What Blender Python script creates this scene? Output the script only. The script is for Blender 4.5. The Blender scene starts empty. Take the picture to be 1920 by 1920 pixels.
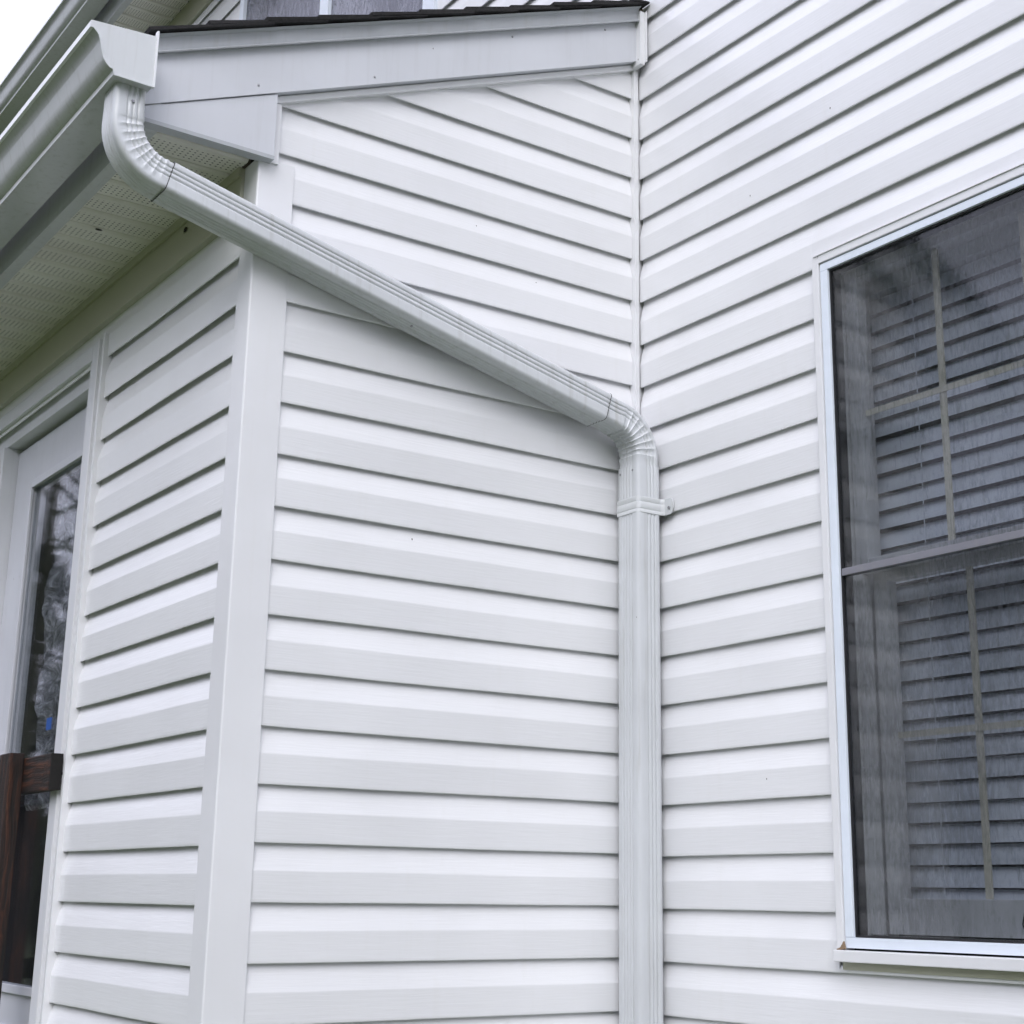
import bpy, bmesh, math, random
from mathutils import Vector, Matrix, noise
random.seed(7)
R = math.radians
SC = bpy.context.scene
COL = SC.collection

# ------------------------------------------------------------------ camera
cam_d = bpy.data.cameras.new("camera")
cam = bpy.data.objects.new("camera", cam_d)
COL.objects.link(cam)
SC.camera = cam
YAW, PIT, ROL = 0.6130346, 0.2689071, 0.0115061
fw = Vector((math.sin(YAW)*math.cos(PIT), math.cos(YAW)*math.cos(PIT), math.sin(PIT)))
rt = fw.cross(Vector((0, 0, 1))).normalized()
up = rt.cross(fw)
c_, s_ = math.cos(ROL), math.sin(ROL)
rt2 = rt*c_ + up*s_
up2 = -rt*s_ + up*c_
m = Matrix((rt2, up2, -fw)).transposed().to_4x4()
m.translation = Vector((-2.31796, -2.90587, -1.00911))
cam.matrix_world = m
cam_d.sensor_fit = 'HORIZONTAL'
cam_d.sensor_width = 36.0
cam_d.lens = 2907.56/1920*36
cam_d.shift_x = -(1028.24-960)/1920
cam_d.shift_y = -(960-877.79)/1920
cam_d.clip_start = 0.02
cam_d.clip_end = 2000

# ------------------------------------------------------------------ world, sun, exposure
SUN_EL, SUN_AZ = 41, 222.0          # azimuth clockwise from +Y (north)
wld = bpy.data.worlds.new("World")
SC.world = wld
wld.use_nodes = True
nt = wld.node_tree
nt.nodes.clear()
sky = nt.nodes.new('ShaderNodeTexSky')
sky.sky_type = 'NISHITA'
sky.sun_disc = False
sky.sun_elevation = R(SUN_EL)
sky.sun_rotation = R(SUN_AZ)
sky.dust_density = 2.0
sky.air_density = 1.0
hs = nt.nodes.new('ShaderNodeHueSaturation')
hs.inputs['Saturation'].default_value = 0.2
bg = nt.nodes.new('ShaderNodeBackground')
bg.inputs['Strength'].default_value = 0.15
wo = nt.nodes.new('ShaderNodeOutputWorld')
ov = nt.nodes.new('ShaderNodeMix')                 # cloud deck: even pale veil over the sky
ov.data_type = 'RGBA'
ov.inputs[0].default_value = 0.85
# overcast luminance law: zenith three times the horizon, (1 + 2 sin h)/3
tc = nt.nodes.new('ShaderNodeTexCoord')
sz = nt.nodes.new('ShaderNodeSeparateXYZ')
nt.links.new(tc.outputs['Generated'], sz.inputs[0])
mz = nt.nodes.new('ShaderNodeMath'); mz.operation = 'MAXIMUM'; mz.inputs[1].default_value = 0.0
nt.links.new(sz.outputs[2], mz.inputs[0])
ml = nt.nodes.new('ShaderNodeMath'); ml.operation = 'MULTIPLY_ADD'; ml.inputs[1].default_value = 2/3; ml.inputs[2].default_value = 1/3
nt.links.new(mz.outputs[0], ml.inputs[0])
vm = nt.nodes.new('ShaderNodeVectorMath'); vm.operation = 'SCALE'
vm.inputs[0].default_value = (9.9, 10.1, 12.6)
nt.links.new(ml.outputs[0], vm.inputs['Scale'])
nt.links.new(vm.outputs[0], ov.inputs[7])
nt.links.new(sky.outputs[0], hs.inputs['Color'])
nt.links.new(hs.outputs[0], ov.inputs[6])
nt.links.new(ov.outputs[2], bg.inputs['Color'])
nt.links.new(bg.outputs[0], wo.inputs['Surface'])
sun_d = bpy.data.lights.new("sun", 'SUN')
sun_d.energy = 1.5
sun_d.angle = R(45)
sun_d.color = (1.0, 0.985, 0.97)
sun = bpy.data.objects.new("sun", sun_d)
COL.objects.link(sun)
sd = Vector((math.sin(R(SUN_AZ))*math.cos(R(SUN_EL)), math.cos(R(SUN_AZ))*math.cos(R(SUN_EL)), math.sin(R(SUN_EL))))
sun.rotation_euler = sd.to_track_quat('Z', 'Y').to_euler()
sun.location = sd*20
SC.view_settings.view_transform = 'Standard'
SC.view_settings.look = 'None'
SC.view_settings.gamma = 1.0
SC.view_settings.use_curve_mapping = False
SC.view_settings.exposure = 0.40
SC.cycles.max_bounces = 7
SC.cycles.diffuse_bounces = 4
SC.cycles.glossy_bounces = 3
SC.cycles.transmission_bounces = 2
SC.cycles.transparent_max_bounces = 10
SC.cycles.use_adaptive_sampling = True
SC.cycles.adaptive_threshold = 0.05

# ------------------------------------------------------------------ materials
def mat(name, base, rough=0.5, spec=0.5, metal=0.0, coat=0.0):
    mt = bpy.data.materials.new(name)
    mt.use_nodes = True
    b = mt.node_tree.nodes['Principled BSDF']
    b.inputs['Base Color'].default_value = (*base, 1)
    b.inputs['Roughness'].default_value = rough
    b.inputs['Specular IOR Level'].default_value = spec
    b.inputs['Metallic'].default_value = metal
    b.inputs['Coat Weight'].default_value = coat
    return mt, mt.node_tree, b

def N(t, kind, **kw):
    n = t.nodes.new('ShaderNode'+kind)
    for k, v in kw.items():
        if k in n.inputs.keys():
            n.inputs[k].default_value = v
        else:
            setattr(n, k, v)
    return n

def pos_scaled(t, sc, rnd=0.0):
    g = N(t, 'NewGeometry')
    v = N(t, 'VectorMath', operation='MULTIPLY')
    v.inputs[1].default_value = sc
    t.links.new(g.outputs['Position'], v.inputs[0])
    if rnd:
        oi = N(t, 'ObjectInfo')
        mm = N(t, 'Math', operation='MULTIPLY')
        mm.inputs[1].default_value = rnd
        t.links.new(oi.outputs['Random'], mm.inputs[0])
        a = N(t, 'VectorMath', operation='ADD')
        t.links.new(v.outputs[0], a.inputs[0])
        t.links.new(mm.outputs[0], a.inputs[1])
        return a.outputs[0]
    return v.outputs[0]

def ramp(t, src, stops):
    r = N(t, 'ValToRGB')
    el = r.color_ramp.elements
    while len(el) < len(stops):
        el.new(0.5)
    for e, (p, c) in zip(el, stops):
        e.position = p
        e.color = (*c, 1) if len(c) == 3 else c
    t.links.new(src, r.inputs[0])
    return r.outputs[0]

def mixc(t, fac, a, b, mode='MIX'):
    mx = N(t, 'Mix', data_type='RGBA', blend_type=mode)
    for i, s in ((0, fac), (6, a), (7, b)):
        if hasattr(s, 'is_linked') or hasattr(s, 'links'):
            t.links.new(s, mx.inputs[i])
        elif isinstance(s, (int, float)):
            mx.inputs[i].default_value = s
        else:
            mx.inputs[i].default_value = (*s, 1)
    return mx.outputs[2]

def bump(t, b, h, strength, dist=0.001):
    bp = N(t, 'Bump')
    bp.inputs['Strength'].default_value = strength
    bp.inputs['Distance'].default_value = dist
    t.links.new(h, bp.inputs['Height'])
    t.links.new(bp.outputs[0], b.inputs['Normal'])
    return bp

def specks(t, scale, size, keep):
    """sparse dark specks: 1 on a speck, 0 elsewhere"""
    v = N(t, 'TexVoronoi', feature='F1', Scale=scale)
    t.links.new(pos_scaled(t, (1, 1, 0.6)), v.inputs['Vector'])
    lt = N(t, 'Math', operation='LESS_THAN')
    lt.inputs[1].default_value = size
    t.links.new(v.outputs['Distance'], lt.inputs[0])
    sep = N(t, 'SeparateColor')
    t.links.new(v.outputs['Color'], sep.inputs[0])
    gt = N(t, 'Math', operation='GREATER_THAN')
    gt.inputs[1].default_value = keep
    t.links.new(sep.outputs[0], gt.inputs[0])
    mu = N(t, 'Math', operation='MULTIPLY')
    t.links.new(lt.outputs[0], mu.inputs[0])
    t.links.new(gt.outputs[0], mu.inputs[1])
    return mu.outputs[0]

def vinyl(name, base, grain=True, rough=0.30):
    mt, t, b = mat(name, base, rough, 0.85)
    # broad faint soiling
    n1 = N(t, 'TexNoise', Scale=2.2, Detail=2.0, Roughness=0.6)
    t.links.new(pos_scaled(t, (1, 1, 1.4), 3.0), n1.inputs['Vector'])
    c1 = ramp(t, n1.outputs[0], [(0.3, tuple(x*0.95 for x in base)), (0.7, tuple(min(1, x*1.02) for x in base))])
    # run-down streaks
    n2 = N(t, 'TexNoise', Scale=1.0, Detail=2.0, Roughness=0.7)
    t.links.new(pos_scaled(t, (38, 38, 2.2)), n2.inputs['Vector'])
    k2 = ramp(t, n2.outputs[0], [(0.58, (0, 0, 0)), (0.85, (0.09, 0.09, 0.09))])
    c2 = mixc(t, k2, c1, (0.60, 0.58, 0.50))
    sp = specks(t, 13.0, 0.022, 0.60)
    c3 = mixc(t, sp, c2, (0.10, 0.09, 0.08))
    t.links.new(c3, b.inputs['Base Color'])
    if grain:
        dn = N(t, 'TexNoise', Scale=3.5, Detail=2.0)
        t.links.new(pos_scaled(t, (1.2, 1.2, 9)), dn.inputs['Vector'])
        ad = N(t, 'VectorMath', operation='MULTIPLY_ADD')
        ad.inputs[1].default_value = (0.7, 0.7, 0.9)
        t.links.new(dn.outputs['Color'], ad.inputs[0])
        t.links.new(pos_scaled(t, (11, 11, 210), 9.0), ad.inputs[2])
        g = N(t, 'TexNoise', Scale=1.0, Detail=3.0, Roughness=0.55)
        t.links.new(ad.outputs[0], g.inputs['Vector'])
        w = N(t, 'TexNoise', Scale=3.0, Detail=2.0)      # broad waviness
        t.links.new(pos_scaled(t, (1, 1, 1), 5.0), w.inputs['Vector'])
        mm = N(t, 'Math', operation='MULTIPLY_ADD')
        mm.inputs[1].default_value = 3.5
        t.links.new(w.outputs[0], mm.inputs[0])
        t.links.new(g.outputs[0], mm.inputs[2])
        bump(t, b, mm.outputs[0], 0.26, 0.0013)
    else:
        n3 = N(t, 'TexNoise', Scale=90.0, Detail=3.0)
        t.links.new(pos_scaled(t, (1, 1, 1)), n3.inputs['Vector'])
        bump(t, b, n3.outputs[0], 0.10, 0.0008)
    return mt

M = {}
M['vinyl'] = vinyl('vinyl_siding', (0.78, 0.785, 0.80))
M['trim'] = vinyl('vinyl_trim', (0.75, 0.755, 0.77), False)
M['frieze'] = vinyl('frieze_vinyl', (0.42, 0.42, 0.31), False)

def painted(name, base, rough, stain=0.0, streak=(60, 60, 3)):
    mt, t, b = mat(name, base, rough, 0.55)
    n1 = N(t, 'TexNoise', Scale=1.0, Detail=5.0, Roughness=0.65)
    t.links.new(pos_scaled(t, streak), n1.inputs['Vector'])
    k = ramp(t, n1.outputs[0], [(0.52, (0, 0, 0)), (0.78, (stain,)*3)])
    n0 = N(t, 'TexNoise', Scale=4.0, Detail=4.0)
    t.links.new(pos_scaled(t, (1, 1, 1)), n0.inputs['Vector'])
    c0 = ramp(t, n0.outputs[0], [(0.3, tuple(x*0.94 for x in base)), (0.7, tuple(min(1, x*1.03) for x in base))])
    c = mixc(t, k, c0, (0.30, 0.29, 0.25))
    sp = specks(t, 14.0, 0.02, 0.8)
    c = mixc(t, sp, c, (0.12, 0.11, 0.10))
    t.links.new(c, b.inputs['Base Color'])
    n3 = N(t, 'TexNoise', Scale=7.0, Detail=3.0, Roughness=0.45)
    t.links.new(pos_scaled(t, (1, 1, 1.3)), n3.inputs['Vector'])
    bump(t, b, n3.outputs[0], 0.38, 0.004)
    return mt
M['spout'] = painted('downspout_paint', (0.59, 0.61, 0.63), 0.30, 0.40)
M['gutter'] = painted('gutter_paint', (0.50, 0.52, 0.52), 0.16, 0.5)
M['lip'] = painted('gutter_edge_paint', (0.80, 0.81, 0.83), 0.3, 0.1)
M['cap'] = painted('gutter_cap_paint', (0.61, 0.63, 0.64), 0.35, 0.25)
M['fascia'] = painted('rake_paint', (0.59, 0.605, 0.64), 0.42, 0.12)
M['drip'] = painted('drip_edge_paint', (0.42, 0.44, 0.46), 0.4, 0.3)
M['eavefascia'] = painted('eave_fascia_paint', (0.52, 0.54, 0.55), 0.45, 0.4)

def soffit_mat():
    mt, t, b = mat('soffit_vinyl', (0.66, 0.65, 0.59), 0.5)
    # rows of small vent holes inside each panel band (bands follow the panel pitch along y)
    g = N(t, 'NewGeometry')
    sx = N(t, 'SeparateXYZ')
    t.links.new(g.outputs['Position'], sx.inputs[0])
    def cell(sock, pitch, off=0.0):
        a = N(t, 'Math', operation='MULTIPLY_ADD')
        a.inputs[1].default_value = 1/pitch
        a.inputs[2].default_value = off
        t.links.new(sock, a.inputs[0])
        f = N(t, 'Math', operation='FRACT')
        t.links.new(a.outputs[0], f.inputs[0])
        s = N(t, 'Math', operation='SUBTRACT')
        s.inputs[1].default_value = 0.5
        t.links.new(f.outputs[0], s.inputs[0])
        return s.outputs[0]
    px = cell(sx.outputs[0], 0.0125)
    py = cell(sx.outputs[1], 0.0115)
    cb = N(t, 'CombineXYZ')
    t.links.new(px, cb.inputs[0])
    t.links.new(py, cb.inputs[1])
    ln = N(t, 'VectorMath', operation='LENGTH')
    t.links.new(cb.outputs[0], ln.inputs[0])
    hole = N(t, 'Math', operation='LESS_THAN')
    hole.inputs[1].default_value = 0.19
    t.links.new(ln.outputs['Value'], hole.inputs[0])
    band = cell(sx.outputs[1], 0.0925, -(0.217)/0.0925 + 0.0)
    ab = N(t, 'Math', operation='ABSOLUTE')
    t.links.new(band, ab.inputs[0])
    bm_ = N(t, 'Math', operation='LESS_THAN')
    bm_.inputs[1].default_value = 0.30
    t.links.new(ab.outputs[0], bm_.inputs[0])
    mu = N(t, 'Math', operation='MULTIPLY')
    t.links.new(hole.outputs[0], mu.inputs[0])
    t.links.new(bm_.outputs[0], mu.inputs[1])
    n0 = N(t, 'TexNoise', Scale=6.0, Detail=5.0)
    t.links.new(pos_scaled(t, (1, 1, 1)), n0.inputs['Vector'])
    c0 = ramp(t, n0.outputs[0], [(0.3, (0.66, 0.64, 0.58)), (0.7, (0.78, 0.77, 0.71))])
    c = mixc(t, mu.outputs[0], c0, (0.06, 0.06, 0.055))
    t.links.new(c, b.inputs['Base Color'])
    return mt
M['soffit'] = soffit_mat()

def simple_noise(name, base, rough, lo, hi, scale, sc=(1, 1, 1), bs=0.3, bd=0.002):
    mt, t, b = mat(name, base, rough)
    n0 = N(t, 'TexNoise', Scale=scale, Detail=6.0, Roughness=0.65)
    t.links.new(pos_scaled(t, sc, 4.0), n0.inputs['Vector'])
    c = ramp(t, n0.outputs[0], [(0.3, tuple(x*lo for x in base)), (0.7, tuple(min(1, x*hi) for x in base))])
    t.links.new(c, b.inputs['Base Color'])
    bump(t, b, n0.outputs[0], bs, bd)
    return mt
M['shingle'] = simple_noise('asphalt_shingle', (0.011, 0.0105, 0.011), 0.9, 0.3, 2.0, 160, bs=0.8)
M['sheath'] = simple_noise('sheathing', (0.035, 0.027, 0.02), 0.9, 0.5, 1.4, 9)
M['deck'] = simple_noise('roof_board', (0.20, 0.16, 0.11), 0.9, 0.7, 1.3, 12)
def wood(name, sc):
    mt, t, b = mat(name, (0.02, 0.008, 0.005), 0.62)
    dn = N(t, 'TexNoise', Scale=7.0, Detail=2.0)
    t.links.new(pos_scaled(t, (1, 1, 1)), dn.inputs['Vector'])
    ad = N(t, 'VectorMath', operation='MULTIPLY_ADD')
    ad.inputs[1].default_value = (1.6, 1.6, 1.6)
    t.links.new(dn.outputs['Color'], ad.inputs[0])
    t.links.new(pos_scaled(t, sc), ad.inputs[2])
    n0 = N(t, 'TexNoise', Scale=1.0, Detail=4.0, Roughness=0.7)
    t.links.new(ad.outputs[0], n0.inputs['Vector'])
    c = ramp(t, n0.outputs[0], [(0.36, (0.002, 0.0015, 0.001)), (0.50, (0.016, 0.006, 0.003)), (0.60, (0.050, 0.016, 0.007)), (0.74, (0.12, 0.048, 0.022))])
    t.links.new(c, b.inputs['Base Color'])
    bump(t, b, n0.outputs[0], 0.8, 0.004)
    return mt
M['wood'] = wood('stained_wood_rail', (50, 6, 85))
M['woodv'] = wood('stained_wood_upright', (70, 70, 5))
M['woodend'] = simple_noise('stained_end_grain', (0.004, 0.003, 0.0025), 0.8, 0.4, 1.6, 60)
M['steel'] = mat('bolt_steel', (0.03, 0.03, 0.03), 0.4, 0.5, 0.6)[0]
M['screw'] = mat('screw_zinc', (0.30, 0.30, 0.31), 0.35, 0.5, 0.8)[0]
M['storm'] = painted('storm_frame_paint', (0.74, 0.80, 0.88), 0.3, 0.05)
M['sash'] = simple_noise('sash_vinyl', (0.66, 0.66, 0.65), 0.45, 0.85, 1.08, 7, (6, 6, 1))
M['grid'] = simple_noise('grid_vinyl', (0.78, 0.74, 0.60), 0.5, 0.85, 1.1, 7)
M['slat'] = simple_noise('blind_slat', (0.76, 0.80, 0.86), 0.45, 0.9, 1.06, 5)
M['rail'] = painted('storm_rail_paint', (0.20, 0.20, 0.23), 0.4, 0.2)
M['gasket'] = mat('gasket', (0.012, 0.012, 0.014), 0.6)[0]
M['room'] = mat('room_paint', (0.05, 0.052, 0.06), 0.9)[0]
M['door'] = painted('door_paint', (0.60, 0.61, 0.66), 0.4, 0.1)
M['casing'] = painted('casing_paint', (0.66, 0.67, 0.70), 0.4, 0.12)
M['tape'] = mat('blue_tape', (0.008, 0.07, 0.30), 0.6)[0]
M['sky_tone_curtain'] = simple_noise('sky_tone_sheer', (0.34, 0.36, 0.46), 0.8, 0.5, 1.3, 1.0, (14, 14, 1.5), 0.8, 0.01)  # added behind the upper panes, coloured as the grey-blue of reflected sky
M['leaf'] = mat('dead_leaf', (0.02, 0.018, 0.012), 0.8)[0]
M['concrete'] = simple_noise('foundation_concrete', (0.30, 0.29, 0.27), 0.9, 0.75, 1.15, 8)
M['grass'] = simple_noise('grass', (0.075, 0.098, 0.042), 0.9, 0.6, 1.3, 3.0, bs=1.0, bd=0.03)
M['caulk'] = mat('dirty_caulk', (0.22, 0.15, 0.09), 0.8)[0]

def wet_pane(name, tint, refl_rough, streaks, haze, hazecol, refl):
    """rain-wet glazing: see-through, fresnel reflection, run-down streaks and drops"""
    mt = bpy.data.materials.new(name)
    mt.use_nodes = True
    t = mt.node_tree
    t.nodes.clear()
    out = N(t, 'OutputMaterial')
    tr = N(t, 'BsdfTransparent')
    tr.inputs[0].default_value = (*tint, 1)
    gl = N(t, 'BsdfGlossy')
    gl.inputs['Roughness'].default_value = refl_rough
    gl.inputs['Color'].default_value = (1, 1, 1, 1)
    df = N(t, 'BsdfDiffuse')
    df.inputs[0].default_value = (*hazecol, 1)
    fr = N(t, 'Fresnel')
    gb_ = N(t, 'NewGeometry')
    io = N(t, 'Math', operation='MULTIPLY_ADD')      # same reflection from either side of the sheet
    io.inputs[1].default_value = 1/1.5-1.5
    io.inputs[2].default_value = 1.5
    t.links.new(gb_.outputs['Backfacing'], io.inputs[0])
    t.links.new(io.outputs[0], fr.inputs[0])
    st = N(t, 'TexNoise', Scale=1.0, Detail=5.0, Roughness=0.7)
    dn = N(t, 'TexNoise', Scale=9.0, Detail=2.0)
    t.links.new(pos_scaled(t, (1, 1, 1)), dn.inputs['Vector'])
    ad = N(t, 'VectorMath', operation='MULTIPLY_ADD')
    ad.inputs[1].default_value = (1.6, 1.6, 1.6)
    t.links.new(dn.outputs['Color'], ad.inputs[0])
    t.links.new(pos_scaled(t, (85, 85, 20)), ad.inputs[2])
    t.links.new(ad.outputs[0], st.inputs['Vector'])
    dr = N(t, 'TexVoronoi', feature='F1', Scale=1.0, Randomness=1.0)
    t.links.new(pos_scaled(t, (150, 150, 85)), dr.inputs['Vector'])
    drr = ramp(t, dr.outputs['Distance'], [(0.0, (1, 1, 1)), (0.42, (0, 0, 0))])
    sm = N(t, 'Math', operation='MULTIPLY_ADD')
    sm.inputs[1].default_value = 0.45
    t.links.new(drr, sm.inputs[0])
    t.links.new(st.outputs[0], sm.inputs[2])
    bp = N(t, 'Bump')
    bp.inputs['Strength'].default_value = streaks
    bp.inputs['Distance'].default_value = 0.0016
    t.links.new(sm.outputs[0], bp.inputs['Height'])
    t.links.new(bp.outputs[0], gl.inputs['Normal'])
    big = N(t, 'TexNoise', Scale=2.6, Detail=3.0)
    t.links.new(pos_scaled(t, (1, 1, 0.8)), big.inputs['Vector'])
    fs_ = N(t, 'TexNoise', Scale=1.0, Detail=3.0, Roughness=0.6)
    a2_ = N(t, 'VectorMath', operation='MULTIPLY_ADD')
    a2_.inputs[1].default_value = (2.5, 2.5, 2.5)
    t.links.new(dn.outputs['Color'], a2_.inputs[0])
    t.links.new(pos_scaled(t, (170, 170, 42)), a2_.inputs[2])
    t.links.new(a2_.outputs[0], fs_.inputs['Vector'])
    fk = N(t, 'Math', operation='MULTIPLY_ADD')
    fk.inputs[1].default_value = 0.9
    t.links.new(fs_.outputs[0], fk.inputs[0])
    fk0 = N(t, 'Math', operation='ADD')
    fk0.inputs[1].default_value = -0.45
    t.links.new(st.outputs[0], fk0.inputs[0])
    t.links.new(fk0.outputs[0], fk.inputs[2])
    hk = N(t, 'Math', operation='MULTIPLY')
    t.links.new(fk.outputs[0], hk.inputs[0])
    t.links.new(big.outputs[0], hk.inputs[1])
    hz = ramp(t, hk.outputs[0], [(0.225, (0.02,)*3), (0.27, (haze*0.45,)*3), (0.36, (haze,)*3)])
    m1 = N(t, 'MixShader')
    t.links.new(hz, m1.inputs[0])
    t.links.new(tr.outputs[0], m1.inputs[1])
    t.links.new(df.outputs[0], m1.inputs[2])
    m2 = N(t, 'MixShader')
    fm = N(t, 'Math', operation='MULTIPLY')
    fm.inputs[1].default_value = refl
    t.links.new(fr.outputs[0], fm.inputs[0])
    t.links.new(fm.outputs[0], m2.inputs[0])
    t.links.new(m1.outputs[0], m2.inputs[1])
    t.links.new(gl.outputs[0], m2.inputs[2])
    t.links.new(m2.outputs[0], out.inputs[0])
    return mt
M['pane'] = wet_pane('wet_screened_glass', (0.72, 0.735, 0.755), 0.02, 0.05, 0.26, (0.09, 0.096, 0.106), 0.8)
M['pane2'] = wet_pane('wet_upper_glass', (0.55, 0.56, 0.60), 0.08, 0.6, 0.75, (0.26, 0.27, 0.33), 1.0)
M['doorglass'] = wet_pane('door_glass', (0.86, 0.88, 0.90), 0.01, 0.01, 0.02, (0.2, 0.2, 0.22), 1.0)

def film_mat():
    mt, t, b = mat('plastic_film', (0.55, 0.55, 0.58), 0.22, 0.8)
    v = N(t, 'TexNoise', Scale=1.0, Detail=7.0, Roughness=0.72, Distortion=1.2)
    t.links.new(pos_scaled(t, (16, 11, 26)), v.inputs['Vector'])
    bump(t, b, v.outputs[0], 1.0, 0.02)
    c = ramp(t, v.outputs[0], [(0.36, (0.05, 0.05, 0.06)), (0.52, (0.30, 0.30, 0.32)), (0.66, (0.80, 0.80, 0.84))])
    t.links.new(c, b.inputs['Base Color'])
    return mt
M['film'] = film_mat()

# ------------------------------------------------------------------ helpers
class MB:
    def __init__(s):
        s.v, s.f, s.sm = [], [], []
    def add(s, vs, fs, smooth=False):
        o = len(s.v)
        s.v += [tuple(x) for x in vs]
        s.f += [tuple(o+i for i in q) for q in fs]
        s.sm += [smooth]*len(fs)
    def box(s, x0, x1, y0, y1, z0, z1, bev=0.0):
        if x0 > x1: x0, x1 = x1, x0
        if y0 > y1: y0, y1 = y1, y0
        if z0 > z1: z0, z1 = z1, z0
        if bev <= 0:
            s.add([(x0,y0,z0),(x1,y0,z0),(x1,y1,z0),(x0,y1,z0),(x0,y0,z1),(x1,y0,z1),(x1,y1,z1),(x0,y1,z1)],
                  [(0,3,2,1),(4,5,6,7),(0,1,5,4),(1,2,6,5),(2,3,7,6),(3,0,4,7)])
        else:
            bm = bmesh.new()
            bmesh.ops.create_cube(bm, size=1)
            for v in bm.verts:
                v.co = Vector(((x0+x1)/2+v.co.x*(x1-x0), (y0+y1)/2+v.co.y*(y1-y0), (z0+z1)/2+v.co.z*(z1-z0)))
            bmesh.ops.bevel(bm, geom=bm.edges[:], offset=bev, segments=2, affect='EDGES', profile=0.6)
            s.bm(bm)
    def bm(s, bm, smooth=False):
        bm.verts.index_update()
        s.add([v.co for v in bm.verts], [[v.index for v in f.verts] for f in bm.faces], smooth)
        bm.free()
    def prism(s, poly, fn, a, b, smooth=False, caps=True):
        """poly: 2D outline; fn(p, t) -> 3D; extruded t=a..b"""
        n = len(poly)
        vs = [fn(p, a) for p in poly] + [fn(p, b) for p in poly]
        fs = [(i, (i+1) % n, n+(i+1) % n, n+i) for i in range(n)]
        s.add(vs, fs, smooth)
        if caps:
            s.add(vs, [tuple(range(n))[::-1], tuple(range(n, 2*n))])
    def build(s, name, material, parent=None, smooth_angle=None):
        me = bpy.data.meshes.new(name)
        if not s.v:
            return None
        lo = Vector([min(v[i] for v in s.v) for i in range(3)])
        hi = Vector([max(v[i] for v in s.v) for i in range(3)])
        c = (lo+hi)/2
        c.z = lo.z
        me.from_pydata([Vector(v)-c for v in s.v], [], s.f)
        bm = bmesh.new()
        bm.from_mesh(me)
        bmesh.ops.recalc_face_normals(bm, faces=bm.faces)
        bm.to_mesh(me)
        bm.free()
        for p, sm in zip(me.polygons, s.sm):
            p.use_smooth = sm
        if smooth_angle:
            me.polygons.foreach_set('use_smooth', [True]*len(me.polygons))
            me.set_sharp_from_angle(angle=R(smooth_angle))
        me.materials.append(material)
        o = bpy.data.objects.new(name, me)
        COL.objects.link(o)
        if parent is not None:
            o.parent = parent
            o.location = c - WP[parent.name]
        else:
            o.location = c
        WP[o.name] = c.copy()
        return o
WP = {}
def tag(o, label, cat=None, group=None, kind=None):
    if label: o['label'] = label
    if cat: o['category'] = cat
    if group: o['group'] = group
    if kind: o['kind'] = kind
    return o
def thing(name, loc, label, cat, group=None):
    e = bpy.data.objects.new(name, None)
    COL.objects.link(e)
    e.empty_display_size = 0.1
    e.location = loc
    WP[e.name] = Vector(loc)
    return tag(e, label, cat, group)
def boxpart(name, m_, parent, *b, bev=0.0):
    q = MB(); q.box(*b, bev=bev)
    return q.build(name, m_, parent)

# ------------------------------------------------------------------ dimensions (metres; z=0 is a siding lap at mid wall)
H = 0.1143                       # siding exposure
W = 1.0571                       # width of the end wall between side wall and main wall
GZ = -2.55                       # ground
BOT = -2.05                      # bottom of siding
ZR, ZL = -0.0056, -0.0062
RB = lambda x: 0.699 + 0.4205*(x+1.0333)      # bottom of rake board, front view
SOF = 0.545                      # soffit height of the lower eave
EF = -1.318                      # eave fascia plane

# ground
g = MB()
n = 24
gv = [(0, 0, GZ)]
for i in range(n):
    a = 2*math.pi*i/n
    gv.append((900*math.cos(a), 900*math.sin(a), GZ))
g.add(gv, [(0, 1+i, 1+(i+1) % n) for i in range(n)])
tag(g.build('ground', M['grass']), None, None, None, 'structure')

# trees mirrored in glass and gutter; unseen rest added to block low sky
M['wood_far'] = simple_noise('woodland_leaves', (0.045, 0.05, 0.028), 0.9, 0.5, 1.5, 0.8)
q = MB()
rw = random.Random(3)
for i in range(15000):
    a = R(rw.uniform(0, 360))
    r_ = rw.uniform(20, 27)
    top = 6.5+2.2*noise.noise(Vector((a*4, 1, 0)))+1.2*noise.noise(Vector((a*13, 5, 0)))
    zz = GZ+0.3+(top)*rw.random()**0.8
    s_ = rw.uniform(0.10, 0.38)
    c = Vector((r_*math.cos(a), r_*math.sin(a), zz))
    e1_ = Vector((rw.gauss(0, 1), rw.gauss(0, 1), rw.gauss(0, 1))).normalized()
    e2_ = e1_.orthogonal().normalized()
    q.add([c-e1_*s_, c+e2_*s_*0.7, c+e1_*s_, c-e2_*s_*0.6], [(0, 1, 2, 3)])
for i in range(520):
    a = R(rw.uniform(0, 360)); r_ = rw.uniform(17, 26)
    p0 = Vector((r_*math.cos(a), r_*math.sin(a), GZ))
    h_ = rw.uniform(6, 12); wd_ = rw.uniform(0.05, 0.16)
    def limb(p, d, ln, wdt):
        sd_ = d.orthogonal().normalized(); s2 = d.cross(sd_)
        e = p+d*ln
        q.add([p+sd_*wdt, p-sd_*wdt*0.6+s2*wdt, p-sd_*wdt*0.6-s2*wdt, e], [(0, 1, 3), (1, 2, 3), (2, 0, 3)])
    limb(p0, Vector((rw.gauss(0, .06), rw.gauss(0, .06), 1)).normalized(), h_, wd_)
    for j in range(7):
        t_ = rw.uniform(0.3, 0.9)
        limb(p0+Vector((0, 0, h_*t_)), Vector((rw.gauss(0, .6), rw.gauss(0, .6), rw.uniform(.3, 1))).normalized(), h_*(1-t_)*rw.uniform(.5, 1), wd_*(1-t_)*0.8)
tag(q.build('woodland', M['wood_far']), 'dark belt of trees mirrored in the door glass, carried on unseen to block low sky', 'woodland', None, 'stuff')

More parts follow.
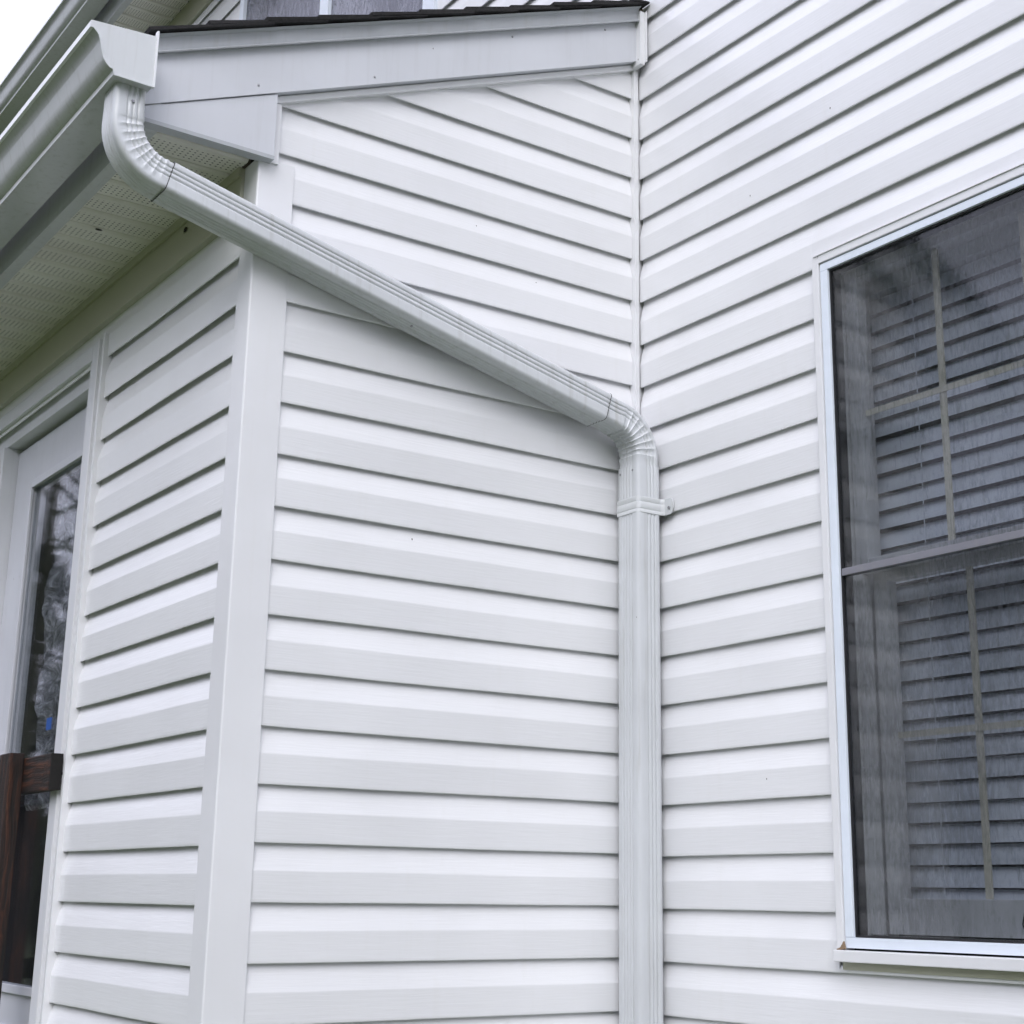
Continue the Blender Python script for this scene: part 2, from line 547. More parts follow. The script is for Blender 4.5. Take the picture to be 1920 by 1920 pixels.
# ------------------------------------------------------------------ siding
BD = 0.0114                     # depth of the bevel behind the lip
CR = 0.0015                     # the crease stands slightly proud of the lip
def bev(z):                     # straight bevel above the crease
    return CR-(z-0.525)/0.450*(CR+BD)
PROF = [(-0.0030, 0.026), (-0.0032, 0.0012), (-0.0027, -0.0004), (-0.0014, -0.0004), (-0.0003, 0.0003), (0.0001, 0.0018),
        (0.0003, 0.0060), (CR*0.5, 0.28*H), (CR*0.93, 0.500*H), (CR*0.96, 0.517*H), (CR*0.93, 0.527*H), (bev(0.540), 0.540*H), (bev(0.560), 0.560*H),
        (bev(0.68), 0.68*H), (bev(0.80), 0.80*H), (bev(0.90), 0.90*H), (bev(0.96), 0.96*H), (-BD, 1.03*H), (-BD, 1.20*H)]
def course(fn, zb, u0, u1, parent, seed, ztop=None, step=0.14, mt=None, zmin=None, slot=0.0):
    """one lap. fn(u, d, z)->xyz with d outwards; u0 / u1 number or function of z"""
    f0 = u0 if callable(u0) else (lambda z: u0)
    f1 = u1 if callable(u1) else (lambda z: u1)
    L = abs(f1(zb)-f0(zb))
    nu = max(2, int(L/step)+1)
    prof = [(d+slot if i < 3 else (d-slot*0.6 if dz > 0.85*H else d), dz) for i, (d, dz) in enumerate(PROF)]
    if zmin is not None:
        prof = [(0.0, zmin-zb)] + [p for i, p in enumerate(prof) if i > 4 and zb+p[1] > zmin+0.002]
    if ztop is not None:
        prof = [p for p in prof if zb+p[1] < ztop-0.002] + [(-0.0180 if ztop-zb > H*0.9 else -0.004, ztop-zb)]
    tilt = (random.random()-0.5)*0.0016
    vs, fs = [], []
    m_ = len(prof)
    for i in range(nu+1):
        t = i/nu
        for d, dz in prof:
            a, b = f0(zb+dz), f1(zb+dz)
            u = a+(b-a)*t
            k = max(0.0, min(1.0, (d+BD)/BD))
            wz = noise.noise(Vector((u*2.3, seed*3.7, 0.0)))*0.0016 + noise.noise(Vector((u*9.0, seed*1.3, 4.0)))*0.0004
            wd = noise.noise(Vector((u*3.1, seed*2.1, 9.0)))*0.0019*k + noise.noise(Vector((u*11.0, seed*5.1, 2.0)))*0.0005*k
            zz = zb+dz+wz*k+tilt*(t-0.5)*k
            vs.append(fn(u, d+wd, zz))
    for i in range(nu):
        for j in range(m_-1):
            p = i*m_+j
            fs.append((p, p+1, p+m_+1, p+m_))
    q = MB()
    q.add(vs, fs)
    return q.build('siding_panel', mt or M['vinyl'], parent, 28)

fM = lambda u, d, z: (u, -d, z)
fR = lambda u, d, z: (-d, u, z)
fL = lambda u, d, z: (-W-d, u, z)

wallM = thing('siding_wall', (-W/2, 0.03, GZ), 'narrow white siding wall under the sloping rake, behind the slanting downspout', 'wall')
wallR = thing('siding_wall', (0.05, -1.0, GZ), 'white siding wall on the right holding the wet window with blinds', 'wall')
wallL = thing('siding_wall', (-W+0.05, 0.5, GZ), 'white siding wall between the glazed door and the corner post', 'wall')

# end wall (M)
k = 19
while k > -10:
    zb = -k*H
    zt = zb+H
    if zb < BOT: k -= 1; continue
    x_r = -0.0188
    if zb < 0.44:
        u0 = -W+0.075
    elif zb < 0.50:
        u0 = lambda z: -1.026 if z > 0.5415 else -W+0.075
    else:
        u0 = lambda z: max(-1.026, -1.0333+(z-0.699-0.018)/0.4205)
    if callable(u0) and zb > 0.55 and u0(zb) > x_r-0.02: k -= 1; continue
    uu1 = x_r if not callable(u0) else (lambda z, a=u0: max(x_r, a(z)+0.002))
    course(fM, zb, u0, uu1, wallM, k+31)
    k -= 1
q = MB()
q.prism([(-W+0.030, BOT), (0.0, BOT), (0.0, RB(0)+0.1), (-W+0.030, RB(-W)+0.1)], lambda p, t: (p[0], t, p[1]), 0.0205, 0.12)
q.build('sheathing', M['sheath'], wallM)
# inside corner trim: a small square vinyl bar in the angle
q = MB()
q.box(-0.0185, -0.0050, -0.0125, 0.020, BOT, 1.118, 0.0012)
q.build('corner_trim', M['trim'], wallM)
q = MB(); q.box(-0.0048, 0.020, -0.0035, 0.020, BOT, 1.25)
q.build('corner_trim_flange', M['trim'], wallM)
# outside corner post
PY = -0.005
q = MB()
pf = 0.0045
outl = [(-W-pf, 0.066), (-W-pf, -pf+0.003), (-W-pf+0.0012, -pf+0.0009), (-W-pf+0.0035, -pf), (-W+0.0813, -pf), (-W+0.0813, 0.024), (-W+0.024, 0.024), (-W+0.024, 0.066)]
q.prism(outl, lambda p, t: (p[0], p[1], t), BOT, 0.5445)
q.build('corner_post', M['trim'], wallM)
# J-channels under the rake and beside the return
q = MB()
dx = 1/math.sqrt(1+0.4205**2)
def rake_prism(q, lo, hi, x0, x1, y0, y1):
    q.add([(x0, y0, RB(x0)+lo), (x1, y0, RB(x1)+lo), (x1, y0, RB(x1)+hi), (x0, y0, RB(x0)+hi),
           (x0, y1, RB(x0)+lo), (x1, y1, RB(x1)+lo), (x1, y1, RB(x1)+hi), (x0, y1, RB(x0)+hi)],
          [(0,1,2,3),(7,6,5,4),(0,4,5,1),(1,5,6,2),(2,6,7,3),(3,7,4,0)])
rake_prism(q, -0.0185, -0.0035, -1.036, -0.0155, -0.0125, 0.012)
rake_prism(q, -0.0035, 0.012, -1.036, -0.0155, -0.006, 0.012)
q.build('j_channel', M['trim'], wallM)
q = MB(); q.box(-1.0365, -1.0170, -0.010, 0.012, 0.536, RB(-1.028)-0.019, 0.001)
q.build('j_channel', M['trim'], wallM)
boxpart('foundation', M['concrete'], wallM, -W+0.02, 0.0, 0.03, 0.25, GZ, BOT-0.003)

# side wall (L)
LEND = 0.900
for k in range(-3, 18):
    zb = ZL-k*H
    if zb < BOT: break
    if k == -3:
        course(fL, zb, 0.055, 3.0, wallL, k+77, ztop=0.4385)
    else:
        course(fL, zb, 0.055, LEND, wallL, k+77, slot=0.0020)
q = MB()
q.box(-W+0.0205, -W+0.10, 0.030, 1.005, BOT, 0.5)
q.box(-W+0.017, -W+0.10, 1.005, 3.0, 0.352, 0.5)
q.build('sheathing', M['sheath'], wallL)
q = MB(); q.box(-W-0.0125, -W+0.015, 0.0665, 3.0, 0.4360, 0.5440, 0.0015)
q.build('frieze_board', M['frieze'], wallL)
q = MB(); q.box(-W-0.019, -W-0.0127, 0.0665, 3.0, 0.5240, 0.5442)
q.build('soffit_channel', M['frieze'], wallL)
q = MB()
q.box(-W-0.0130, -W+0.012, 0.8920, 0.9060, BOT, 0.400, 0.001)
q.box(-W-0.0020, -W+0.012, 0.9075, 0.9250, BOT, 0.384)
q.box(-W-0.0150, -W+0.012, 0.9250, 0.9330, BOT, 0.3920, 0.001)
q.build('j_channel', M['trim'], wallL)
boxpart('foundation', M['concrete'], wallL, -W+0.03, -W+0.25, 0.26, 3.0, GZ, BOT-0.003)

# main wall (R)
WL, WRt, WT, WB = -0.632, -1.440, 0.3575, -1.1050      # lower window outer trim
UL, UR = 2.725, 1.063                                 # upper window y extent
for k in range(17, -26, -1):
    zb = ZR-k*H
    zt = zb+H
    if zb < BOT or zb > 2.895: continue
    segs = []
    y0 = -0.0095 if zb < 1.24 else None
    if zb >= 1.24:
        segs = [(4.6, UL+0.004), (UR-0.004, -3.0)] if zt > 1.45 else [(4.6, -3.0)]
        if zt < 1.6: segs = [(4.6, -3.0)]
        if zt >= 1.6: segs = [(4.6, UL-0.006), (UR+0.006, -3.0)]
    else:
        if zt > WB-0.03 and zb < WT-0.002:
            segs = [(y0, WL+0.006), (WRt-0.006, -3.0)]
            if zt > WT:
                course(fR, zb, WL+0.008, WRt-0.008, wallR, k+300, zmin=WT-0.003)
            if zb < WB-0.037:
                course(fR, zb, WL+0.008, WRt-0.008, wallR, k+300, ztop=WB-0.030)
        else:
            segs = [(y0, -3.0)]
    for a, b in segs:
        course(fR, zb, a, b, wallR, k+140+a, ztop=2.897 if zt > 2.9 else None)
q = MB()
q.box(0.0205, 0.11, -3.0, WRt+0.03, BOT, 1.25)
q.box(0.0205, 0.11, WL-0.03, 0.012, BOT, 1.25)
q.box(0.0205, 0.11, WRt+0.03, WL-0.03, BOT, WB+0.02)
q.box(0.0205, 0.11, WRt+0.03, WL-0.03, WT-0.02, 1.25)
q.box(0.0205, 0.11, -3.0, UR+0.02, 1.25, 3.02)
q.box(0.0205, 0.11, UL-0.02, 4.6, 1.25, 3.02)
q.box(0.0205, 0.11, UR+0.02, UL-0.02, 1.25, 1.62)
q.build('sheathing', M['sheath'], wallR)
q = MB(); q.box(-0.0125, 0.015, -3.0, 4.6, 2.8940, 3.0190, 0.0015)
q.build('frieze_board', M['frieze'], wallR)
boxpart('foundation', M['concrete'], wallR, 0.03, 0.25, -3.0, 0.25, GZ, BOT-0.003)

# ------------------------------------------------------------------ lower roof, rake and eave
PIT_ = 0.4205
rake = thing('rake_fascia', (-0.65, -0.02, SOF), 'grey sloping rake board with boxed return above the narrow siding wall', 'fascia')
YR = -0.030
q = MB()
XA, XB = EF-0.017, -0.0255
q.add([(XA, YR, RB(XA)), (XB, YR, RB(XB)), (XB, YR, RB(XB)+0.128), (XA, YR, RB(XA)+0.128),
       (XA, 0.016, RB(XA)), (XB, 0.016, RB(XB)), (XB, 0.016, RB(XB)+0.128), (XA, 0.016, RB(XA)+0.128)],
      [(0,1,2,3),(7,6,5,4),(0,4,5,1),(1,5,6,2),(2,6,7,3),(3,7,4,0)])
rb = q.build('rake_board', M['fascia'], rake)
# boxed return, a tapering panel below the rake board
q = MB()
yq = YR+0.0035
pr = [(XA, SOF-0.001), (-1.0365, SOF-0.001), (-1.0365, RB(-1.0365)-0.0025), (XA, RB(XA)-0.0025)]
q.prism(pr, lambda p, t: (p[0], t, p[1]), yq, 0.010)
q.build('boxed_return', M['fascia'], rake)
q = MB(); q.box(XA, -1.0365, yq-0.0025, 0.0, SOF-0.0100, SOF-0.0012)
q.build('return_edge', M['drip'], rake)
# drip edge: flange with a kicked-out foot
q = MB()
def rk(x, y, dz): return (x, y, RB(x)+dz)
prof_d = [(-0.0335, 0.1155), (-0.0445, 0.1125), (-0.0455, 0.1150), (-0.0385, 0.1200), (-0.0400, 0.1500), (-0.0500, 0.1530), (-0.0500, 0.1550), (0.05, 0.1550), (0.05, 0.1530), (-0.0340, 0.1490)]
q.prism(prof_d, lambda p, t: rk(t, p[0], p[1]), EF-0.012, -0.024)
q.build('drip_edge', M['drip'], rake)
# end flashing where the rake dies into the main wall
q = MB()
q.box(-0.0255, -0.0105, -0.0475, 0.004, 1.1080, 1.2660, 0.002)
q.box(-0.0120, -0.0085, -0.0560, -0.010, 1.1150, 1.2640, 0.001)
q.build('end_flashing', M['trim'], rake)
for (x, dz) in ((-0.13, 0.100), (-1.085, 0.022), (-0.42, 0.098), (-0.80, 0.018)):
    q = MB()
    bm = bmesh.new()
    bmesh.ops.create_uvsphere(bm, u_segments=8, v_segments=5, radius=0.003)
    for v in bm.verts: v.co = Vector((x+v.co.x, YR-0.0005+v.co.y*0.4, RB(x)+dz+v.co.z))
    q.bm(bm, True)
    q.build('nail_head', M['screw'], rake)

roof = thing('porch_roof', (-0.65, 1.6, 0.7), 'low lean-to roof of black shingles below the upper window', 'roof')
q = MB()
RT = 0.1560
q.add([rk(EF-0.01, -0.028, RT), rk(0.0, -0.028, RT), rk(0.0, 4.0, RT), rk(EF-0.01, 4.0, RT),
       rk(EF-0.01, -0.028, RT-0.014), rk(0.0, -0.028, RT-0.014), rk(0.0, 4.0, RT-0.014), rk(EF-0.01, 4.0, RT-0.014)],
      [(0,1,2,3),(7,6,5,4),(0,4,5,1),(1,5,6,2),(2,6,7,3),(3,7,4,0)])
q.build('roof_deck_or_added_slab', M['deck'], roof)
EXP = 0.129
ci = 0
x = EF-0.028
while x < -0.01:
    x1 = min(x+EXP+0.15, -0.002)
    yy = -0.058 - random.random()*0.004
    first = True
    while yy < 3.9:
        wd = 0.305 - (0.15 if first and ci % 2 else 0)
        first = False
        th = 0.0070+random.random()*0.003
        ea = 0.004*(random.random()-0.5)
        q = MB()
        q.box(0, x1-x, yy, yy+wd-0.004, 0, th)
        # lie along the slope, butt end resting on the course below
        vs = []
        lift0, lift1 = RT+0.0012+0.0095*(1 if ci else 0.2), RT+0.0010
        for (a, b, c) in q.v:
            xx = x+ea+a
            f = a/(x1-x)
            vs.append((xx - c*0.38, b + random.uniform(-0.0008, 0.0008), RB(xx)+lift0*(1-f)+lift1*f + c*0.95*(1-0.6*f)))
        q.v = vs
        q.build('shingle', M['shingle'], roof)
        yy += wd
        if yy > 1.4: wd = 0.6
    x += EXP
    ci += 1

def eave(dx_, dz_, y0, y1, label, nb0, nb1, ef):
    e = thing('eave', (dx_-1.2, (y0+y1)/2, SOF+dz_), label, 'eave')
    z = SOF+dz_
    xo, xi = ef+dx_+0.004, -W+dx_-0.012
    for i in range(nb0, nb1):
        ya = 0.217+0.0925*i
        yb = ya+0.0925
        ya2, yb2 = max(ya, y0), min(yb, y1)
        if yb2-ya2 < 0.01: continue
        # flat vented face with a V groove at one side
        pr = [(0.0005, 0.0045), (0.006, 0.0), (0.0800, 0.0), (0.0850, 0.0095), (0.0920, 0.0100), (0.0920, 0.0115), (0.0005, 0.0115)]
        q = MB()
        q.prism([(min(max(ya+p[0], ya2), yb2), z+p[1]) for p in pr], lambda p, t: (t, p[0], p[1]), xo, xi)
        q.build('soffit_panel', M['soffit'], e)
    q = MB()
    q.box(ef+dx_, ef+dx_+0.02, y0, y1, z-0.004, z+0.152)
    q.box(ef+dx_+0.0202, ef+dx_+0.030, y0, y1, z-0.004, z-0.0012)
    q.build('fascia_board', M['eavefascia'], e)
    return e
ev1 = eave(0, 0, -0.0255, 3.0, 'perforated beige soffit and grey fascia behind the lower gutter', -3, 31, EF)
ev2 = eave(W, 2.475, -3.0, 6.0, 'high soffit and fascia at the top left above the upper window', 12, 62, EF)
q = MB()
q.add([(-0.275, -3.2, 3.155), (1.6, -3.2, 3.93), (1.6, 6.2, 3.93), (-0.275, 6.2, 3.155),
       (-0.275, -3.2, 3.185), (1.6, -3.2, 3.96), (1.6, 6.2, 3.96), (-0.275, 6.2, 3.185)],
      [(0,1,2,3),(7,6,5,4),(0,4,5,1),(1,5,6,2),(2,6,7,3),(3,7,4,0)])
q.build('roof_deck_or_added_slab', M['shingle'], ev2)  # upper roof out of view, slab added to block light from above

# ------------------------------------------------------------------ gutters (K-style trough)
GP = [(-1.3450, 0.6920), (-1.3450, 0.5775), (-1.4275, 0.5785), (-1.4290, 0.5890), (-1.4360, 0.5915), (-1.4425, 0.5965),
      (-1.4475, 0.6030), (-1.4510, 0.6105), (-1.4532, 0.6180), (-1.4536, 0.6190), (-1.4598, 0.6450), (-1.4602, 0.6460), (-1.4632, 0.6535), (-1.4680, 0.6600),
      (-1.4765, 0.6675), (-1.4830, 0.6680), (-1.4830, 0.6820), (-1.4700, 0.6830)]
def offset_poly(P, d):
    out = []
    for i, p in enumerate(P):
        a = Vector(P[max(0, i-1)]); b = Vector(P[min(len(P)-1, i+1)])
        t = (b-a).normalized()
        out.append((p[0]+t.y*d, p[1]-t.x*d))
    return out
def gutter(dx_, dz_, y0, y1, label, cap):
    gt_ = thing('gutter', (dx_-1.41, (y0+y1)/2, 0.578+dz_), label, 'gutter')
    P = [(a+dx_, b+dz_) for a, b in GP]
    def strip(i0, i1, nm, mt, sm=40):
        S = P[i0:i1+1]
        T = offset_poly(S, 0.0014)
        q = MB()
        q.prism(S+T[::-1], lambda p, t: (p[0], t, p[1]), y0, y1)
        return q.build(nm, mt, gt_, sm)
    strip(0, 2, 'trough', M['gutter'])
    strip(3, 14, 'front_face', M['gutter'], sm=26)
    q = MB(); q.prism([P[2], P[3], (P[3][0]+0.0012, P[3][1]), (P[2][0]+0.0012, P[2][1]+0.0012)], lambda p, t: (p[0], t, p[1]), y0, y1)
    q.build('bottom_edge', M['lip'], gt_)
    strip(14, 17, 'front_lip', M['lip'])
    if cap:
        q = MB()
        poly = P[:-1]
        q.prism(poly, lambda p, t: (p[0], t, p[1]), y0-0.0012, y0+0.0006)
        q.build('end_cap', M['cap'], gt_)
        # crimped rim round the cap
        q = MB()
        rim = P[1:16]
        rin = offset_poly(rim, -0.0032)
        q.prism(rim+rin[::-1], lambda p, t: (p[0], t, p[1]), y0-0.0042, y0-0.0014)
        q.build('cap_rim', M['cap'], gt_)
        q = MB()
        q.box(P[0][0]-0.0020, P[0][0]+0.0018, y0-0.0075, y0+0.004, P[1][1]-0.004, P[0][1]+0.010)
        q.build('cap_flange', M['lip'], gt_)
    return gt_
GY = -0.100
gutter(0, 0, GY, 3.2, 'lower white gutter with end cap above the downspout elbow', True)
gutter(W, 2.505, -3.0, 6.2, 'upper gutter crossing the top left corner against the sky', False)

# ------------------------------------------------------------------ downspout
ds = thing('downspout', (-0.047, -0.06, GZ), 'white ribbed downspout slanting from the gutter to the inside corner', 'downspout')
A_, B_ = 0.033, 0.039           # half sizes: in the bending plane, and front to back
def spout_profile(a=A_, b=B_, r=0.0100, grooves=1.0):
    """closed outline of (n, f): n along in-plane normal, f towards the front (-y); with tags"""
    pts = []
    def groove(s, centres, depth=0.0028, w=0.0036):
        d = 0
        for c in centres:
            x = abs(s-c)/w
            if x < 1: d = max(d, depth*(0.5+0.5*math.cos(math.pi*x)))
        return d*grooves
    fc = [-0.0165, -0.0060, 0.0045]
    nc = [-0.0180, -0.0070, 0.0040, 0.0150]
    ns = 30
    for i in range(ns+1):                        # front face, n from -a+r to a-r
        s = (-a+r)+(2*a-2*r)*i/ns
        pts.append((s, b-groove(s, fc)))
    for i in range(1, 6):
        t = i/6*math.pi/2
        pts.append((a-r+r*math.sin(t), b-r+r*math.cos(t)))
    for i in range(ns+1):                        # n+ face, f from b-r to -b+r
        s = (b-r)-(2*b-2*r)*i/ns
        pts.append((a-groove(s, nc), s))
    for i in range(1, 6):
        t = i/6*math.pi/2
        pts.append((a-r+r*math.cos(t), -b+r-r*math.sin(t)))
    for i in range(9):
        s = (a-r)-(2*a-2*r)*i/8
        pts.append((s, -b))
    for i in range(1, 6):
        t = i/6*math.pi/2
        pts.append((-a+r-r*math.sin(t), -b+r-r*math.cos(t)))
    for i in range(ns+1):
        s = (-b+r)+(2*b-2*r)*i/ns
        pts.append((-a+groove(s, nc), s))
    for i in range(1, 6):
        t = i/6*math.pi/2
        pts.append((-a+r-r*math.cos(t), b-r+r*math.sin(t)))
    return pts
def sweep(name, secs, cap=False):
    """secs: (centre, T, profile)"""
    q = MB()
    vs = []
    m_ = len(secs[0][2])
    for C, T, P in secs:
        T = T.normalized()
        Nn = Vector((T.z, 0, -T.x)).normalized()
        F = T.cross(Nn)
        if F.y > 0: F = -F
        for (a, b) in P:
            vs.append(C + Nn*a + F*b)
    fs = []
    for i in range(len(secs)-1):
        for j in range(m_):
            k2 = (j+1) % m_
            fs.append((i*m_+j, i*m_+k2, (i+1)*m_+k2, (i+1)*m_+j))
    q.add(vs, fs, True)
    return q.build(name, M['spout'], ds, 38)
PB = spout_profile()
PBs = spout_profile(A_+0.0022, B_+0.0022)
yc_top, yc_bot = -0.039, -0.059
XT = -1.3800
d1 = Vector((1, 0, -0.2600)).normalized()
K1 = Vector((XT, 0, 0.4290))                       # corner of the two centre lines, upper elbow
K2 = Vector((-0.047, 0, 0.0905))
d1 = (K2-K1); d1.y = 0; d1.normalize()
bend = math.acos(max(-1, min(1, d1.dot(Vector((0, 0, -1))))))
def yat(x):
    t = (x-XT)/(-0.047-XT)
    return yc_top+(yc_bot-yc_top)*max(0, min(1, t))
def arc(K, Din, Dout, r, n_):
    T_ = r*math.tan(bend/2)
    S = K-Din*T_
    # centre on the inner side
    nrm = (Dout-Din*Dout.dot(Din)).normalized()
    O = S+nrm*r
    res = []
    for i in range(n_+1):
        a = bend*i/n_
        p = O-nrm*r*math.cos(a)+Din*r*math.sin(a)
        tg = Din*math.cos(a)+nrm*math.sin(a)
        res.append((p, tg))
    return res, S, K+Dout*T_
DN = Vector((0, 0, -1))
def crimped(P0, inner, phase, amt):
    """raise a ridge across front face and the inner side of the bend; phase 0..1 after the ridge"""
    saw = max(0.0, 1-phase*3.2)
    dip = 0.22*math.exp(-((phase-0.45)/0.3)**2)
    out = []
    for (a, b) in P0:
        wi = a*inner/A_                       # 1 at inner face, -1 at outer
        wgt = max(0.0, min(1.0, (wi+0.80)/0.35))*(1.0 if (b > 0.5*B_ or inner > 0) else 0.35)
        d = amt*(saw-dip)*wgt
        L_ = math.hypot(a/A_, b/B_)
        na, nb = (a/A_)**5, (b/B_)**5
        nl = math.hypot(na, nb) or 1
        out.append((a+na/nl*d, b+nb/nl*d))
    return out
def elbow(K, Din, Dout, r, inner, ext0, ext1, ncr):
    pts, S, E_ = arc(K, Din, Dout, r, ncr*6)
    secs = []
    Psm = spout_profile(grooves=0.75)
    S0 = S-Din*ext0
    for i in range(3):
        p = S0.lerp(S, i/3)
        secs.append((p, Din, spout_profile(A_-0.0004, B_-0.0004) if inner < 0 or True else Psm))
    for i, (p, tg) in enumerate(pts):
        ph = (i % 6)/6
        secs.append((p, tg, crimped(Psm, inner, ph, 0.0017 if inner < 0 else 0.0026)))
    E1 = E_+Dout*ext1
    for i in range(1, 4):
        secs.append((E_.lerp(E1, i/3), Dout, Psm))
    secs = [(Vector((p.x, yat(p.x), p.z)), T, P) for p, T, P in secs]
    return sweep('elbow', secs), S0, E1
e1, s0, s1 = elbow(K1, DN, d1, 0.105, -1, 0.072, 0.020, 8)
e2, s2, s3 = elbow(K2, d1, DN, 0.094, 1, 0.055, 0.030, 7)
def lin(a, b, nseg, P, wob=0.0):
    out = []
    for i in range(nseg+1):
        p = a.lerp(b, i/nseg)
        p = Vector((p.x, yat(p.x)+noise.noise(Vector((p.x*3, p.z*3, 1)))*wob, p.z+noise.noise(Vector((p.x*2.2, 5, p.z)))*wob))
        out.append((p, (b-a), P))
    return out
sweep('pipe', lin(s1-d1*0.004, s2+d1*0.004, 16, PBs, 0.0012))
q0 = Vector((s3.x, 0, s3.z+0.006)); q1 = Vector((s3.x, 0, GZ+0.12))
sweep('pipe', lin(q0, q1, 10, PBs))
M['gap_shade'] = mat('joint_gap_shade', (0.05, 0.05, 0.05), 0.7)[0]  # dark ring painted in place of the shadow gap at the sleeve joint
def gap_shade(c, T):
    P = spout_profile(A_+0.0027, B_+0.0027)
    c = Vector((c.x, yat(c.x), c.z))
    o_ = sweep('joint_shade_ring', [(c-T*0.0009, T, P), (c+T*0.0009, T, P)])
    o_.data.materials[0] = M['gap_shade']
gap_shade(s1-d1*0.004, d1)
gap_shade(s2+d1*0.004, d1)
# strap with fixing ear on the main wall
st = MB()
zc = -0.1065
a2, b2 = A_+0.0022, B_+0.0022
cx, cy = -0.047, yc_bot
def strap_ring(zz, extra):
    r = 0.0135
    a, b = a2+extra, b2+extra
    pts = [(cx-a, cy+b-0.004), (cx-a, cy-b+r)]
    for i in range(1, 6):
        t = i/6*math.pi/2
        pts.append((cx-a+r-r*math.cos(t), cy-b+r-r*math.sin(t)))
    pts.append((cx-a+r, cy-b))
    pts.append((cx+a-0.006, cy-b))
    pts.append((cx+a-0.001, cy-b-0.001))
    pts.append((-0.0060+extra*0, cy-b-0.006))
    return [(x_, y_, zz) for x_, y_ in pts]
zs = [(-0.0200, 0.0), (-0.0190, 0.0012), (-0.0120, 0.0012), (-0.0105, 0.0003), (-0.0090, 0.0012), (0.0060, 0.0012), (0.0075, 0.0003), (0.0090, 0.0012), (0.0190, 0.0012), (0.0200, 0.0)]
rows = [strap_ring(zc+z_, e_) for z_, e_ in zs]
nn = len(rows[0])
st.add([p for r_ in rows for p in r_], [(i*nn+j, i*nn+j+1, (i+1)*nn+j+1, (i+1)*nn+j) for i in range(len(rows)-1) for j in range(nn-1)], True)
sto = st.build('strap', M['cap'], ds, 35)
st = MB()
yE0, yE1 = cy-b2-0.0045, cy-b2-0.038
ear = []
for i in range(13):
    t = -math.pi/2+math.pi*i/12
    ear.append((yE1+0.011-0.011*math.cos(t)*1.0, zc+0.0195*math.sin(t)))
ear = [(yE0, zc-0.0195)]+ear+[(yE0, zc+0.0195)]
st.prism(ear, lambda p, t: (t, p[0], p[1]), -0.0060, -0.0030)
eo = st.build('strap_ear', M['cap'], sto)
def screw(x, y, z, ax, parent, r=0.0042, mt=None):
    bm = bmesh.new()
    bmesh.ops.create_cone(bm, cap_ends=True, segments=8, radius1=r, radius2=r*0.8, depth=0.003)
    rot = Matrix.Rotation(R(90), 4, 'Y') if ax == 'x' else Matrix.Rotation(R(90), 4, 'X')
    for v in bm.verts: v.co = rot @ v.co + Vector((x, y, z))
    q = MB(); q.bm(bm)
    return q.build('screw', mt or M['screw'], parent)
screw(-0.0072, yE1+0.014, zc-0.004, 'x', sto)
screw(cx-A_-0.0018, cy+B_-0.012, -0.022, 'x', ds, 0.003)
screw(cx-A_-0.0018, cy-B_+0.018, -0.020, 'x', ds, 0.003)
screw(XT+0.004, yc_top-B_-0.0005, 0.545, 'y', ds, 0.0035)
screw(-0.70, yat(-0.7)-0.02, 0.212, 'y', ds, 0.003)

# ------------------------------------------------------------------ right window
win = thing('window', (0.03, -1.03, WB), 'wet double-hung window with white frame and closed blinds on the right wall', 'window')
tf = -0.0125
q = MB(); q.box(tf, 0.016, WL-0.0185, WL, WB+0.0005, WT, 0.0015); q.box(tf+0.006, 0.016, WL-0.0200, WL-0.0186, WB, WT-0.018); q.build('trim_strip', M['trim'], win)
q = MB(); q.box(tf, 0.016, WRt, WRt+0.0185, WB+0.0005, WT, 0.0015); q.build('trim_strip', M['trim'], win)
q = MB(); q.box(tf, 0.016, WRt+0.0190, WL-0.0190, WT-0.0185, WT, 0.0015); q.box(tf-0.003, 0.016, WRt+0.0190, WL-0.006, WT-0.0005, WT+0.0015); q.build('trim_strip', M['trim'], win)
# sill trim: nosing, shadow groove and lower strip
q = MB(); q.box(-0.0235, 0.016, WRt, WL, WB-0.0225, WB-0.0005, 0.002); q.build('sill', M['trim'], win)
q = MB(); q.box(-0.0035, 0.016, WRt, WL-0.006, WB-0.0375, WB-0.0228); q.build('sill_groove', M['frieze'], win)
# storm frame
fo, fi = WL-0.0215, WL-0.0425
ro, ri = WRt+0.0215, WRt+0.0425
to, ti = WT-0.0215, WT-0.0385
bo, bi = WB+0.0035, WB+0.0235
fx0, fx1 = -0.0095, 0.028
q = MB(); q.box(fx0, fx1, fi, fo, bi+0.0004, ti-0.0004, 0.0012); q.build('frame_stile', M['storm'], win)
q = MB(); q.box(fx0, fx1, ro, ri, bi+0.0004, ti-0.0004, 0.0012); q.build('frame_stile', M['storm'], win)
q = MB(); q.box(fx0, fx1, ro, fo, ti, to, 0.0012); q.build('frame_head', M['storm'], win)
q = MB(); q.box(fx0, fx1, ro, fo, bo, bi, 0.0012); q.build('frame_sill', M['storm'], win)
q = MB()
q.box(-0.0035, 0.027, fi-0.0040, fi-0.0005, bi+0.0005, ti-0.0005)
q.box(-0.0035, 0.027, ri+0.0005, ri+0.0040, bi+0.0005, ti-0.0005)
q.box(-0.0035, 0.027, ri+0.0042, fi-0.0042, ti-0.0042, ti-0.0005)
q.box(-0.0035, 0.027, ri+0.0042, fi-0.0042, bi+0.0005, bi+0.0040)
q.build('gasket', M['gasket'], win)
q = MB(); q.box(-0.0060, 0.012, ri+0.0045, fi-0.0045, -0.3645, -0.3495, 0.0012); q.build('mid_rail', M['rail'], win)
q = MB(); q.box(0.0010, 0.0035, ri+0.0045, fi-0.0045, -0.3493, ti-0.0045); q.build('pane', M['pane'], win)
q = MB(); q.box(0.0010, 0.0035, ri+0.0045, fi-0.0045, bi+0.0045, -0.3647); q.build('pane', M['pane'], win)
